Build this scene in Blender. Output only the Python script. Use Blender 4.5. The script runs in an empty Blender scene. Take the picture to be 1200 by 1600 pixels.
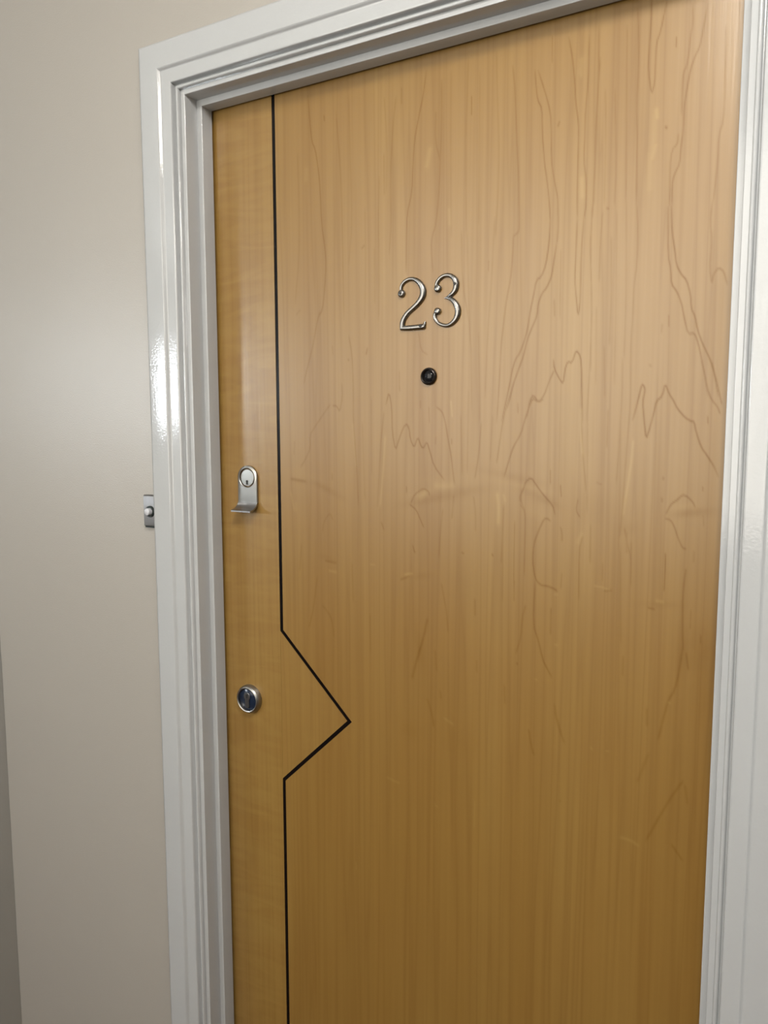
import bpy, bmesh, math, random
import numpy as np
from mathutils import Vector, Matrix

# ------------------------------------------------------------------ camera
scene = bpy.context.scene
COL = scene.collection
F_PX = 1202.0
CAM = np.array([0.0, -1.0, 1.50])
YAW, PITCH, ROLL = math.radians(29.647), math.radians(6.062), math.radians(-0.127)

def cam_axes():
    cy, sy, cp, sp = math.cos(YAW), math.sin(YAW), math.cos(PITCH), math.sin(PITCH)
    f = np.array([-sy * cp, cy * cp, -sp]); r = np.array([cy, sy, 0.0]); u = np.cross(r, f)
    cr, sr = math.cos(ROLL), math.sin(ROLL)
    return cr * r + sr * u, -sr * r + cr * u, f
RGT, UPV, FWD = cam_axes()

cam_data = bpy.data.cameras.new('camera')
cam = bpy.data.objects.new('camera', cam_data)
COL.objects.link(cam)
cam.matrix_world = Matrix(((RGT[0], UPV[0], -FWD[0], CAM[0]), (RGT[1], UPV[1], -FWD[1], CAM[1]),
                           (RGT[2], UPV[2], -FWD[2], CAM[2]), (0, 0, 0, 1)))
cam_data.sensor_fit = 'VERTICAL'
cam_data.sensor_height = 24.0
cam_data.lens = 24.0 * F_PX / 1600.0
cam_data.clip_start = 0.02
scene.camera = cam

def onY(px, py, Y):
    """point where the pixel's ray meets the plane y = Y (wall or door face)"""
    d = RGT * ((px - 600) / F_PX) - UPV * ((py - 800) / F_PX) + FWD
    t = (Y - CAM[1]) / d[1]
    return CAM + t * d

# ------------------------------------------------------------------ world, exposure
world = bpy.data.worlds.new('world')
scene.world = world
world.use_nodes = True
world.node_tree.nodes['Background'].inputs[0].default_value = (0.75, 0.85, 1.0, 1)
world.node_tree.nodes['Background'].inputs[1].default_value = 0.6
vs = scene.view_settings
vs.view_transform = 'Standard'
vs.look = 'None'
vs.exposure = 0.0
vs.gamma = 1.0
vs.use_curve_mapping = False

MAIN_POWER = 78.0           # radiance of the opal light by the door
FILL_POWER = 22.0            # radiance of the added fill light on the right
BACK_POWER = 5.1            # radiance of the assumed, unseen window facing the door
WINDOW_POWER = 100.0       # radiance of the far landing window

# ------------------------------------------------------------------ helpers
def link(o, parent=None):
    COL.objects.link(o)
    if parent is not None:
        o.parent = parent
    return o

def empty(name, loc=(0, 0, 0)):
    o = bpy.data.objects.new(name, None)
    o.empty_display_size = 0.05
    o.location = loc
    return link(o)

def tag(o, label=None, cat=None, group=None, kind=None):
    if label: o['label'] = label
    if cat: o['category'] = cat
    if group: o['group'] = group
    if kind: o['kind'] = kind
    return o

def mesh_obj(name, verts, faces, mat, parent=None, smooth=False, sharp=None):
    off = Vector(parent.location) if parent is not None else Vector((0, 0, 0))
    if parent is not None and parent.parent is not None:
        off = off + Vector(parent.parent.location)
    me = bpy.data.meshes.new(name)
    me.from_pydata([tuple(Vector(v) - off) for v in verts], [], faces)
    bm = bmesh.new(); bm.from_mesh(me)
    bmesh.ops.recalc_face_normals(bm, faces=bm.faces)
    bm.to_mesh(me); bm.free()
    if smooth:
        me.polygons.foreach_set('use_smooth', [True] * len(me.polygons))
        if sharp:
            me.set_sharp_from_angle(angle=math.radians(sharp))
    for m in (mat if isinstance(mat, (list, tuple)) else [mat]):
        me.materials.append(m)
    o = bpy.data.objects.new(name, me)
    return link(o, parent)

def box(x0, x1, y0, y1, z0, z1):
    v = [(x, y, z) for x in (x0, x1) for y in (y0, y1) for z in (z0, z1)]
    f = [(0, 1, 3, 2), (4, 6, 7, 5), (0, 4, 5, 1), (2, 3, 7, 6), (0, 2, 6, 4), (1, 5, 7, 3)]
    return v, f

def merge(*parts):
    V, Fc = [], []
    for v, f in parts:
        n = len(V)
        V += list(v); Fc += [tuple(i + n for i in q) for q in f]
    return V, Fc

def bevel(o, w, seg=2):
    m = o.modifiers.new('bevel', 'BEVEL')
    m.width = w; m.segments = seg; m.limit_method = 'ANGLE'; m.angle_limit = math.radians(35)
    return o

def loft(sections, closed_ring=True, cap=True):
    """sections: list of equal-length rings"""
    V, Fc = [], []
    n = len(sections[0])
    for s in sections: V += [tuple(p) for p in s]
    for i in range(len(sections) - 1):
        for j in range(n if closed_ring else n - 1):
            a, b = i * n + j, i * n + (j + 1) % n
            Fc.append((a, b, b + n, a + n))
    if cap:
        Fc.append(tuple(range(n)))
        Fc.append(tuple((len(sections) - 1) * n + j for j in range(n)))
    return V, Fc

def lathe_y(cx, cz, prof, n=40):
    """profile (radius, y) turned about an axis along Y through (cx, cz)"""
    V, Fc = [], []
    for r, y in prof:
        for k in range(n):
            a = 2 * math.pi * k / n
            V.append((cx + r * math.cos(a), y, cz + r * math.sin(a)))
    for i in range(len(prof) - 1):
        for k in range(n):
            a, b = i * n + k, i * n + (k + 1) % n
            Fc.append((a, b, b + n, a + n))
    if prof[0][0] > 0: Fc.append(tuple(range(n)))
    if prof[-1][0] > 0: Fc.append(tuple((len(prof) - 1) * n + k for k in range(n)))
    return V, Fc

def lathe_z(cx, cy, prof, n=40):
    V, Fc = lathe_y(0, 0, [(r, z) for r, z in prof], n)
    return [(cx + x, cy + z, y) for x, y, z in V], Fc

def plate_y(outline, y0, y1):
    """prism of an x-z outline between two y planes"""
    n = len(outline)
    V = [(x, y0, z) for x, z in outline] + [(x, y1, z) for x, z in outline]
    Fc = [(i, (i + 1) % n, (i + 1) % n + n, i + n) for i in range(n)]
    Fc += [tuple(range(n)), tuple(range(n, 2 * n))]
    return V, Fc

# ------------------------------------------------------------------ materials
def new_mat(name, color=(0.8, 0.8, 0.8), rough=0.5, metal=0.0, spec=0.5, coat=0.0, coat_rough=0.1):
    m = bpy.data.materials.new(name)
    m.use_nodes = True
    b = m.node_tree.nodes['Principled BSDF']
    b.inputs['Base Color'].default_value = (*color, 1)
    b.inputs['Roughness'].default_value = rough
    b.inputs['Metallic'].default_value = metal
    b.inputs['Specular IOR Level'].default_value = spec
    b.inputs['Coat Weight'].default_value = coat
    b.inputs['Coat Roughness'].default_value = coat_rough
    return m

class NT:
    def __init__(self, m):
        self.t = m.node_tree; self.b = self.t.nodes['Principled BSDF']
    def n(self, kind, **kw):
        nd = self.t.nodes.new(kind)
        for k, v in kw.items():
            if k in nd.inputs: nd.inputs[k].default_value = v
            else: setattr(nd, k, v)
        return nd
    def l(self, a, b): self.t.links.new(a, b)
    def coords(self, scale):
        g = self.n('ShaderNodeNewGeometry'); mp = self.n('ShaderNodeMapping')
        mp.inputs['Scale'].default_value = scale
        self.l(g.outputs['Position'], mp.inputs['Vector'])
        return mp.outputs[0]
    def noise(self, scale_vec, scale=1.0, detail=3.0, rough=0.5, dist=0.0):
        nz = self.n('ShaderNodeTexNoise')
        nz.inputs['Scale'].default_value = scale; nz.inputs['Detail'].default_value = detail
        nz.inputs['Roughness'].default_value = rough; nz.inputs['Distortion'].default_value = dist
        self.l(self.coords(scale_vec), nz.inputs['Vector'])
        return nz.outputs['Fac']
    def math(self, op, a, b=None, c=None, clamp=False):
        nd = self.n('ShaderNodeMath', operation=op); nd.use_clamp = clamp
        for i, x in enumerate((a, b, c)):
            if x is None: continue
            if isinstance(x, (int, float)): nd.inputs[i].default_value = x
            else: self.l(x, nd.inputs[i])
        return nd.outputs[0]
    def mix(self, fac, a, b, mode='MIX'):
        nd = self.n('ShaderNodeMix'); nd.data_type = 'RGBA'; nd.blend_type = mode
        for sock, x in ((nd.inputs[0], fac), (nd.inputs[6], a), (nd.inputs[7], b)):
            if isinstance(x, (int, float)): sock.default_value = x
            elif isinstance(x, tuple): sock.default_value = (*x, 1)
            else: self.l(x, sock)
        return nd.outputs[2]
    def bump(self, h, strength, dist):
        nd = self.n('ShaderNodeBump'); nd.inputs['Strength'].default_value = strength
        nd.inputs['Distance'].default_value = dist
        self.l(h, nd.inputs['Height']); return nd.outputs[0]

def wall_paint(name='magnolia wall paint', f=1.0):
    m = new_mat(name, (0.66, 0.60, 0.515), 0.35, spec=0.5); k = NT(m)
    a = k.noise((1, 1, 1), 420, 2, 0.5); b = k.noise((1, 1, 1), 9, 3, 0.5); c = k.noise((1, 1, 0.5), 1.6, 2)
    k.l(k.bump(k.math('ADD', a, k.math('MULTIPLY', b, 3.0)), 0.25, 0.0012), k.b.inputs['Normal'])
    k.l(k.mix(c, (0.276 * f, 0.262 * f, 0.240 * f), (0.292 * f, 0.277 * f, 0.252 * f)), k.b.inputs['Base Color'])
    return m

def gloss_paint(name, stretch):
    m = new_mat(name, (0.50, 0.497, 0.48), 0.10, spec=0.5); k = NT(m)
    a = k.noise(stretch, 160, 3, 0.6); b = k.noise((1, 1, 1), 260, 2, 0.5)
    k.l(k.bump(k.math('ADD', k.math('MULTIPLY', a, 0.55), k.math('MULTIPLY', b, 0.6)), 0.36, 0.0008), k.b.inputs['Normal'])
    c = k.noise((1, 1, 1), 14, 4, 0.6)
    k.l(k.mix(c, (0.318, 0.330, 0.338), (0.338, 0.350, 0.358)), k.b.inputs['Base Color'])
    return m

WOOD = (0.345, 0.312, 0.166)
def maple(name, seed=0.0, curl=0.0, tone=1.0):
    """clear-varnished maple veneer: traced growth-ring lines come in as the mesh attributes
    'grain' (dark rings) and 'fleck' (pale streaks); fine figure is noise."""
    m = new_mat(name, (0.5, 0.33, 0.15), 0.42, spec=0.5); k = NT(m)
    k.b.inputs['IOR'].default_value = 1.6
    g = k.n('ShaderNodeAttribute'); g.attribute_name = 'grain'
    fl = k.n('ShaderNodeAttribute'); fl.attribute_name = 'fleck'
    def col(r, gg, b): return (r * tone * WOOD[0], gg * tone * WOOD[1], b * tone * WOOD[2])
    band = k.noise((9 + seed, 1, 0.55), 1.0, 3, 0.55)
    fine = k.noise((170 + seed, 1, 2.6), 1.0, 3, 0.6)
    ring = k.noise((46 + seed, 1, 0.9), 1.0, 2, 0.5, 0.4)
    cloud = k.noise((5, 1, 6), 1.0 + seed, 3, 0.5, 0.8)
    base = k.mix(k.math('MULTIPLY_ADD', band, 1.8, -0.4, clamp=True), col(0.485, 0.285, 0.105), col(0.60, 0.395, 0.185))
    base = k.mix(k.math('MULTIPLY', k.math('MULTIPLY_ADD', cloud, 2.2, -0.75, clamp=True), 0.35), base, col(0.52, 0.30, 0.125))
    rl = k.math('POWER', k.math('SUBTRACT', 1.0, k.math('ABSOLUTE', k.math('MULTIPLY_ADD', ring, 6.0, -3.0)), clamp=True), 3.0)
    base = k.mix(k.math('MULTIPLY', rl, 0.30), base, col(0.36, 0.19, 0.075))
    base = k.mix(k.math('MULTIPLY', k.math('MULTIPLY_ADD', fine, 2.4, -0.85, clamp=True), 0.16), base, col(0.37, 0.205, 0.085))
    rag = k.math('MULTIPLY_ADD', k.noise((60, 1, 40), 1.0, 2), 0.9, 0.5)
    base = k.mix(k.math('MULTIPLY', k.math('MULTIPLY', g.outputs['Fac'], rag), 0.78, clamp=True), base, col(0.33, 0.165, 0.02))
    base = k.mix(k.math('MULTIPLY', fl.outputs['Fac'], 0.5, clamp=True), base, col(0.76, 0.56, 0.33))
    if curl:
        w = k.noise((7, 1, 34), 1.0, 2, 0.5, 1.6)
        base = k.mix(k.math('MULTIPLY', k.math('MULTIPLY_ADD', w, 3.0, -1.1, clamp=True), curl), base, col(0.66, 0.46, 0.23))
    # latewood rings and fine streaks take the varnish duller than the wood between them
    dull = k.math('ADD', k.math('MULTIPLY', k.math('MULTIPLY', g.outputs['Fac'], rag), 0.20), k.math('ADD', k.math('MULTIPLY', rl, 0.05), k.math('MULTIPLY', fine, 0.10)))
    k.l(k.math('SUBTRACT', 0.545, dull, clamp=True), k.b.inputs['Specular IOR Level'])
    k.l(base, k.b.inputs['Base Color'])
    h = k.math('ADD', k.noise((240, 1, 6), 1.0, 2), k.math('MULTIPLY', k.noise((5, 1, 3), 1.0, 2), 3.0))
    k.l(k.bump(h, 0.18, 0.0007), k.b.inputs['Normal'])
    k.l(k.math('MULTIPLY_ADD', fine, 0.08, 0.30), k.b.inputs['Roughness'])
    return m

def brushed(name, color, rough, stretch=(20, 400, 400)):
    m = new_mat(name, color, rough, metal=1.0); k = NT(m)
    a = k.noise(stretch, 1.0, 2, 0.6)
    k.l(k.math('MULTIPLY_ADD', a, 0.18, rough - 0.08), k.b.inputs['Roughness'])
    return m

def emit_mat(name, color, strength):
    m = bpy.data.materials.new(name); m.use_nodes = True
    b = m.node_tree.nodes['Principled BSDF']
    b.inputs['Base Color'].default_value = (0.8, 0.8, 0.8, 1)
    b.inputs['Emission Color'].default_value = (*color, 1)
    b.inputs['Emission Strength'].default_value = strength
    return m

M_WALL = wall_paint()
M_WALL_DARK = wall_paint('darker wall paint', 0.66)  # wall colours scaled darker as a whole, for the set-back strip
M_UP = gloss_paint('white gloss paint brushed upright', (1, 1, 0.06))
M_ACROSS = gloss_paint('white gloss paint brushed across', (0.06, 1, 1))
M_MAPLE = maple('varnished maple panel veneer')
M_STILE = maple('varnished maple stile veneer', 1.7, 0.4)
M_CHEV = maple('varnished maple inset veneer', 3.1, 0.1)
M_INLAY = new_mat('black lacquered inlay', (0.004, 0.003, 0.003), 0.22, spec=0.14)
M_STEEL = brushed('satin chrome', (0.31, 0.305, 0.29), 0.34)
M_BELL = brushed('dull brushed bell plate', (0.25, 0.245, 0.245), 0.48, (400, 400, 20))
M_PEWTER = brushed('polished pewter metal', (0.20, 0.197, 0.19), 0.27, (60, 60, 60))
M_LIP = brushed('brushed dark steel', (0.34, 0.34, 0.345), 0.3, (500, 20, 20))
M_DARKMETAL = new_mat('dark bronze metal', (0.035, 0.03, 0.028), 0.25, metal=0.8)
M_BLUEBLACK = new_mat('dark polished lock face', (0.008, 0.014, 0.030), 0.18, metal=0.0, spec=0.22)
M_CYL = brushed('dull lock barrel', (0.27, 0.28, 0.30), 0.3)
M_HOLE = new_mat('keyway shadow', (0.004, 0.004, 0.004), 0.6)
M_GLASSBLK = new_mat('dark viewer lens', (0.006, 0.006, 0.007), 0.08, spec=0.22)
M_BLACKPL = new_mat('black plastic', (0.006, 0.012, 0.010), 0.3)
M_WHITEPL = new_mat('white plastic', (0.36, 0.37, 0.40), 0.45)
M_CEIL = new_mat('white ceiling paint', (0.80, 0.79, 0.76), 0.8, spec=0.2)
M_FLOOR = new_mat('brown carpet', (0.16, 0.11, 0.07), 0.95, spec=0.1)
_k = NT(M_FLOOR); _c = _k.noise((1, 1, 1), 300, 3)
_k.l(_k.mix(_c, (0.08, 0.040, 0.012), (0.13, 0.065, 0.02)), _k.b.inputs['Base Color'])
LAMP_MAIN = emit_mat('lit opal diffuser', (1.0, 0.95, 0.88), MAIN_POWER)
LAMP_FILL = emit_mat('added fill light diffuser', (1.0, 0.96, 0.90), FILL_POWER)
M_PANE2 = emit_mat('glowing pane of assumed window', (1.0, 0.945, 0.84), BACK_POWER)
M_PANE = emit_mat('daylit frosted glass', (0.86, 0.94, 1.0), WINDOW_POWER)

# ------------------------------------------------------------------ key dimensions (metres)
XL, XR, ZT = -0.9471, -0.0945, 2.0529       # inner faces of the door lining at the wall plane y = 0
STOP = 0.0105                               # how far the door stop stands in
Y_STOP = 0.0285                             # front face of the stop
Y_DOOR = 0.0590                             # face of the door leaf
X_CORNER = float(onY(24.5, 1455, 0.0)[0])                           # outside corner at the left end of the wall
ARCH_H = 0.085

# ------------------------------------------------------------------ walls, floor, ceiling
ROOM_X0, ROOM_X1, ROOM_Y0, ROOM_Y1, ROOM_H = -3.9, 2.6, -3.2, 0.04, 2.60
T = 0.12
def struct(name, geo, mat, smooth=False):
    return tag(mesh_obj(name, geo[0], geo[1], mat, None, smooth), kind='structure')

rough_l, rough_r, rough_t = XL - 0.03, XR + 0.03, ZT + 0.03
def wall_front_geo():
    # one slab with the door opening, its free end a rounded outside corner
    r = 0.006
    arc = [(X_CORNER + r - r * math.sin(a), r - r * math.cos(a)) for a in [math.pi / 2 * i / 6 for i in range(7)]]
    def prism(xz, y0, y1): return plate_y(xz, y0, y1)
    left_plan = [(rough_l, 0.0)] + arc + [(X_CORNER, T), (rough_l, T)]
    n = len(left_plan)
    V = [(x, y, 0.0) for x, y in left_plan] + [(x, y, ROOM_H) for x, y in left_plan]
    Fc = [(i, (i + 1) % n, (i + 1) % n + n, i + n) for i in range(n)] + [tuple(range(n)), tuple(range(n, 2 * n))]
    return merge((V, Fc), box(rough_r, ROOM_X1, 0, T, 0, ROOM_H), box(rough_l, rough_r, 0, T, rough_t, ROOM_H))
struct('wall_front', wall_front_geo(), M_WALL)
struct('wall_recess', box(ROOM_X0, X_CORNER, ROOM_Y1, ROOM_Y1 + T, 0, ROOM_H), M_WALL_DARK)
# wall facing the door, with an unseen, assumed window that brightens the door; left of it the landing is deeper
BX0, BX1, BZ0, BZ1 = -1.90, -0.04, 1.08, 2.57
NOOK_X, BACK_Y = -2.35, -2.0
struct('wall_back', merge(box(NOOK_X, BX0, BACK_Y - T, BACK_Y, 0, ROOM_H), box(BX1, ROOM_X1, BACK_Y - T, BACK_Y, 0, ROOM_H),
                          box(BX0, BX1, BACK_Y - T, BACK_Y, 0, BZ0), box(BX0, BX1, BACK_Y - T, BACK_Y, BZ1, ROOM_H)), M_WALL)
struct('wall_nook', box(NOOK_X, NOOK_X + T, ROOM_Y0, BACK_Y - T, 0, ROOM_H), M_WALL)
struct('wall_far', box(ROOM_X0, NOOK_X + T, ROOM_Y0 - T, ROOM_Y0, 0, ROOM_H), M_WALL)
struct('wall_right', box(ROOM_X1, ROOM_X1 + T, BACK_Y - T, T, 0, ROOM_H), M_WALL)
# left wall with the window opening
WY0, WY1, WZ0, WZ1 = -3.12, -2.56, 1.60, 1.98
struct('wall_left', merge(box(ROOM_X0 - T, ROOM_X0, ROOM_Y0 - T, WY0, 0, ROOM_H),
                          box(ROOM_X0 - T, ROOM_X0, WY1, ROOM_Y1 + T, 0, ROOM_H),
                          box(ROOM_X0 - T, ROOM_X0, WY0, WY1, 0, WZ0),
                          box(ROOM_X0 - T, ROOM_X0, WY0, WY1, WZ1, ROOM_H)), M_WALL)
struct('floor', box(ROOM_X0 - T, ROOM_X1 + T, ROOM_Y0 - T, ROOM_Y1 + T, -0.05, 0), M_FLOOR)
struct('ceiling', box(ROOM_X0 - T, ROOM_X1 + T, ROOM_Y0 - T, ROOM_Y1 + T, ROOM_H, ROOM_H + 0.05), M_CEIL)

win = tag(empty('window_1', (ROOM_X0 - 0.04, (WY0 + WY1) / 2, WZ0)), kind='structure')
fw = 0.03
mesh_obj('window_frame', *merge(box(ROOM_X0 - 0.08, ROOM_X0 - 0.02, WY0, WY1, WZ0, WZ0 + fw),
                                box(ROOM_X0 - 0.08, ROOM_X0 - 0.02, WY0, WY1, WZ1 - fw, WZ1),
                                box(ROOM_X0 - 0.08, ROOM_X0 - 0.02, WY0, WY0 + fw, WZ0 + fw, WZ1 - fw),
                                box(ROOM_X0 - 0.08, ROOM_X0 - 0.02, WY1 - fw, WY1, WZ0 + fw, WZ1 - fw)), M_UP, win)
mesh_obj('window_pane', *box(ROOM_X0 - 0.055, ROOM_X0 - 0.045, WY0 + fw, WY1 - fw, WZ0 + fw, WZ1 - fw), M_PANE, win)

win2 = tag(empty('assumed_window', ((BX0 + BX1) / 2, BACK_Y - 0.04, BZ0)), kind='structure')  # unseen window, assumed and sized to give the upper door its sheen
fw, yw0, yw1 = 0.05, BACK_Y - 0.08, BACK_Y - 0.02
BXM = (BX0 + BX1) / 2
mesh_obj('window_frame', *merge(box(BX0, BX1, yw0, yw1, BZ0, BZ0 + fw), box(BX0, BX1, yw0, yw1, BZ1 - fw, BZ1),
                                box(BX0, BX0 + fw, yw0, yw1, BZ0 + fw, BZ1 - fw), box(BX1 - fw, BX1, yw0, yw1, BZ0 + fw, BZ1 - fw),
                                box(BXM - fw / 2, BXM + fw / 2, yw0, yw1, BZ0 + fw, BZ1 - fw)), M_UP, win2)
for xa, xb in ((BX0 + fw, BXM - fw / 2), (BXM + fw / 2, BX1 - fw)):
    mesh_obj('window_pane', *box(xa, xb, BACK_Y - 0.055, BACK_Y - 0.045, BZ0 + fw, BZ1 - fw), M_PANE2, win2)

# skirting along the wall, both sides of the doorway
def skirting(name, x0, x1):
    prof = [(0, 0), (-0.014, 0), (-0.014, 0.05), (-0.011, 0.06), (-0.006, 0.066), (0, 0.07)]
    V, Fc = loft([[(x, y - 0.0003, z + 0.0005) for y, z in prof] for x in (x0, x1)])
    return struct(name, (V, Fc), M_ACROSS)
skirting('baseboard_left', X_CORNER, XL - ARCH_H - 0.004)
skirting('baseboard_right', XR + ARCH_H + 0.014, ROOM_X1)

# ------------------------------------------------------------------ door lining (frame) and stops: trim_1
trim1 = tag(empty('trim_1', ((XL + XR) / 2, 0.0, 0.0)), kind='structure')
YB = 0.112
def mitre_piece(prof, side, zbot=0.0, rnd=False):
    """sweep a profile of (w outwards from the opening, y) round one side of the doorway"""
    if side == 'left':
        return loft([[(XL - w, y, zbot) for w, y in prof], [(XL - w, y, ZT + w) for w, y in prof]])
    if side == 'right':
        return loft([[(XR + w, y, zbot) for w, y in prof], [(XR + w, y, ZT + w) for w, y in prof]])
    return loft([[(XL - w, y, ZT + w) for w, y in prof], [(XR + w, y, ZT + w) for w, y in prof]])
def arc_pts(cx, cy, r, a0, a1, n):
    return [(cx + r * math.cos(math.radians(a0 + (a1 - a0) * i / n)), cy + r * math.sin(math.radians(a0 + (a1 - a0) * i / n))) for i in range(n + 1)]
ra = 0.0014
lining = [(0.027, YB), (0.027, 0.0)] + arc_pts(ra, ra, ra, 270, 180, 4) + [(0.0, YB)]
for s, nm, mt in (('left', 'jamb', M_UP), ('head', 'head_lining', M_ACROSS), ('right', 'jamb', M_UP)):
    mesh_obj(nm, *mitre_piece(lining, s), mt, trim1, True, 40)
rs = 0.0012
stop = [(0.0, Y_STOP + 0.0250), (0.0, Y_STOP)] + arc_pts(-STOP + rs, Y_STOP + rs, rs, 270, 180, 4) + [(-STOP, Y_STOP + 0.0250)]
for s, nm, mt in (('left', 'door_stop', M_UP), ('head', 'door_stop', M_ACROSS), ('right', 'door_stop', M_UP)):
    mesh_obj(nm, *mitre_piece(stop, s), mt, trim1, True, 40)

# ------------------------------------------------------------------ architrave: trim_2
trim2 = tag(empty('trim_2', ((XL + XR) / 2, 0.0, 0.0)), kind='structure')
def arch_profile(shift=0.0):
    m = 0.001
    p = [(8.0, 0.0), (8.0, 4.0), (8.5, 5.8), (9.6, 7.2), (11.2, 7.9), (12.8, 7.3), (13.8, 5.6), (14.4, 3.6), (15.6, 3.4), (16.4, 4.2),
         (16.9, 9.0), (17.3, 12.6), (18.2, 13.8), (20.0, 14.2), (21.0, 14.2), (36.8, 14.2), (38.6, 14.2), (39.4, 14.6), (40.6, 16.0), (42.6, 18.9), (43.6, 19.3), (44.6, 19.3), (45.6, 19.3),
         (78.6, 19.3), (79.8, 19.2), (83.0, 18.3), (84.4, 16.0), (85.0, 11.5), (85.0, 0.0)]
    return [((w + shift) * m, -h * m) for w, h in p]
for s, nm, mt in (('left', 'architrave_leg', M_UP), ('head', 'architrave_head', M_ACROSS), ('right', 'architrave_leg', M_UP)):
    mesh_obj(nm, *mitre_piece(arch_profile(), s), mt, trim2, True, 50)

# ------------------------------------------------------------------ door leaf: door_1
door = tag(empty('door_1', ((XL + XR) / 2, Y_DOOR, 0.0)), kind='structure')
DX0, DX1, DZ0, DZ1 = XL + 0.003, XR - 0.003, 0.006, ZT - 0.003
DT = 0.044
# inlay line: straight, out to the chevron point and back
c0, c1, c2 = onY(440.3, 985, Y_DOOR), onY(546.0, 1127.5, Y_DOOR), onY(443.0, 1217.5, Y_DOOR)
LX = (onY(425.2, 160, Y_DOOR)[0] + onY(452.3, 1595, Y_DOOR)[0] + c0[0] + c2[0]) / 4
CHZ, CHX = c1[2], c1[0]
CH0, CH2 = c0[2], c2[2]
HW = 0.0033                                  # half width of the inlay
def offset_path(off):
    pts = [(LX, DZ1), (LX, CH0), (CHX, CHZ), (LX, CH2), (LX, DZ0)]
    out = []
    for i, p in enumerate(pts):
        ns = []
        for a, b in ((i - 1, i), (i, i + 1)):
            if a < 0 or b >= len(pts): continue
            dx, dz = pts[b][0] - pts[a][0], pts[b][1] - pts[a][1]
            L = math.hypot(dx, dz); ns.append((-dz / L, dx / L))
        if len(ns) == 1: n = ns[0]; out.append((p[0] + n[0] * off, p[1] + n[1] * off))
        else:
            mx, mz = ns[0][0] + ns[1][0], ns[0][1] + ns[1][1]; q = 1 + ns[0][0] * ns[1][0] + ns[0][1] * ns[1][1]
            out.append((p[0] + mx / q * off, p[1] + mz / q * off))
    return out
R_PATH = offset_path(HW)     # right edge of the inlay
L_PATH = offset_path(-HW)    # left edge of the inlay
if R_PATH[0][0] < L_PATH[0][0]: R_PATH, L_PATH = L_PATH, R_PATH

# --- traced growth rings of the veneer: crop origin, scale, then polylines in crop pixels
TR = []   # (points in photo pixels, strength, width in mm)
def tr(ox, oy, s, lines):
    for st, w, pts in lines:
        TR.append(([(ox + x / s, oy + y / s) for x, y in pts], st, w))
tr(420, 100, 4, [
 (0.75, 1.2, [(245,200),(258,380),(270,490),(290,530),(310,660),(322,800),(330,1000),(352,1160),(358,1240),(350,1400),(335,1540),(305,1590)]),
 (0.45, 1.3, [(420,300),(440,560),(450,700),(456,900),(462,1200),(470,1600)]),
 (0.7, 1.2, [(985,40),(965,200),(935,340),(910,480),(900,650),(895,800),(865,930),(860,1100),(858,1300)]),
 (0.4, 1.3, [(795,200),(775,400),(760,700),(765,1000),(752,1190)]),
 (0.5, 1.4, [(1080,100),(1080,400),(1065,800),(1045,1000),(1020,1080),(1015,1150),(1025,1300)]),
 (0.4, 1.4, [(1045,300),(1040,480),(1075,620)]),
 (0.35, 1.3, [(690,700),(685,1000),(690,1300),(686,1600)]),
 (0.3, 1.5, [(500,200),(510,600),(520,1000),(500,1250)]),
 (0.35, 1.5, [(180,560),(190,900),(190,1200),(165,1500)]),
 (0.5, 1.2, [(830,150),(830,250)]), (0.5, 1.0, [(720,560),(722,820)]), (0.6, 1.4, [(345,320),(348,355)]), (0.6, 1.2, [(580,1155),(600,1130)]),
 (0.3, 1.3, [(600,900),(605,1250),(600,1600)]), (0.3, 1.3, [(660,1150),(662,1500)]), (0.3, 1.2, [(720,200),(740,500),(735,800)])])
tr(700, 50, 5, [
 (0.5, 1.3, [(505,260),(520,400),(530,600),(540,900),(550,1100),(556,1400),(556,1560),(530,1580),(510,1602)]),
 (0.75, 1.2, [(680,300),(690,440),(700,530),(735,600),(738,800),(755,1040),(770,1130),(790,1300),(800,1500)]),
 (0.65, 1.2, [(705,300),(750,440),(790,580),(805,680),(808,1000),(820,1100),(845,1230),(858,1300),(862,1500),(855,1620),(850,1650)]),
 (0.7, 1.2, [(945,40),(975,220),(990,380),(1000,560),(1020,720),(1020,850),(1015,1050),(1010,1300),(1010,1460)]),
 (0.65, 1.2, [(1105,30),(1095,400),(1075,600),(1070,800),(1060,1000),(1080,1150),(1080,1350),(1062,1460)]),
 (0.6, 1.2, [(1190,200),(1170,500),(1150,850),(1145,1100),(1130,1400),(1125,1460)]),
 (0.35, 1.4, [(160,200),(150,500),(140,800),(140,1200),(145,1600)]), (0.35, 1.5, [(380,150),(385,500),(400,900),(390,1300),(370,1600)]),
 (0.7, 1.0, [(185,500),(185,650)]), (0.6, 1.0, [(815,30),(815,240)]), (0.7, 1.3, [(872,700),(858,740)]), (0.3, 1.5, [(25,300),(20,900),(25,1600)]), (0.3, 1.4, [(250,300),(245,900),(240,1500)])])
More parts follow.
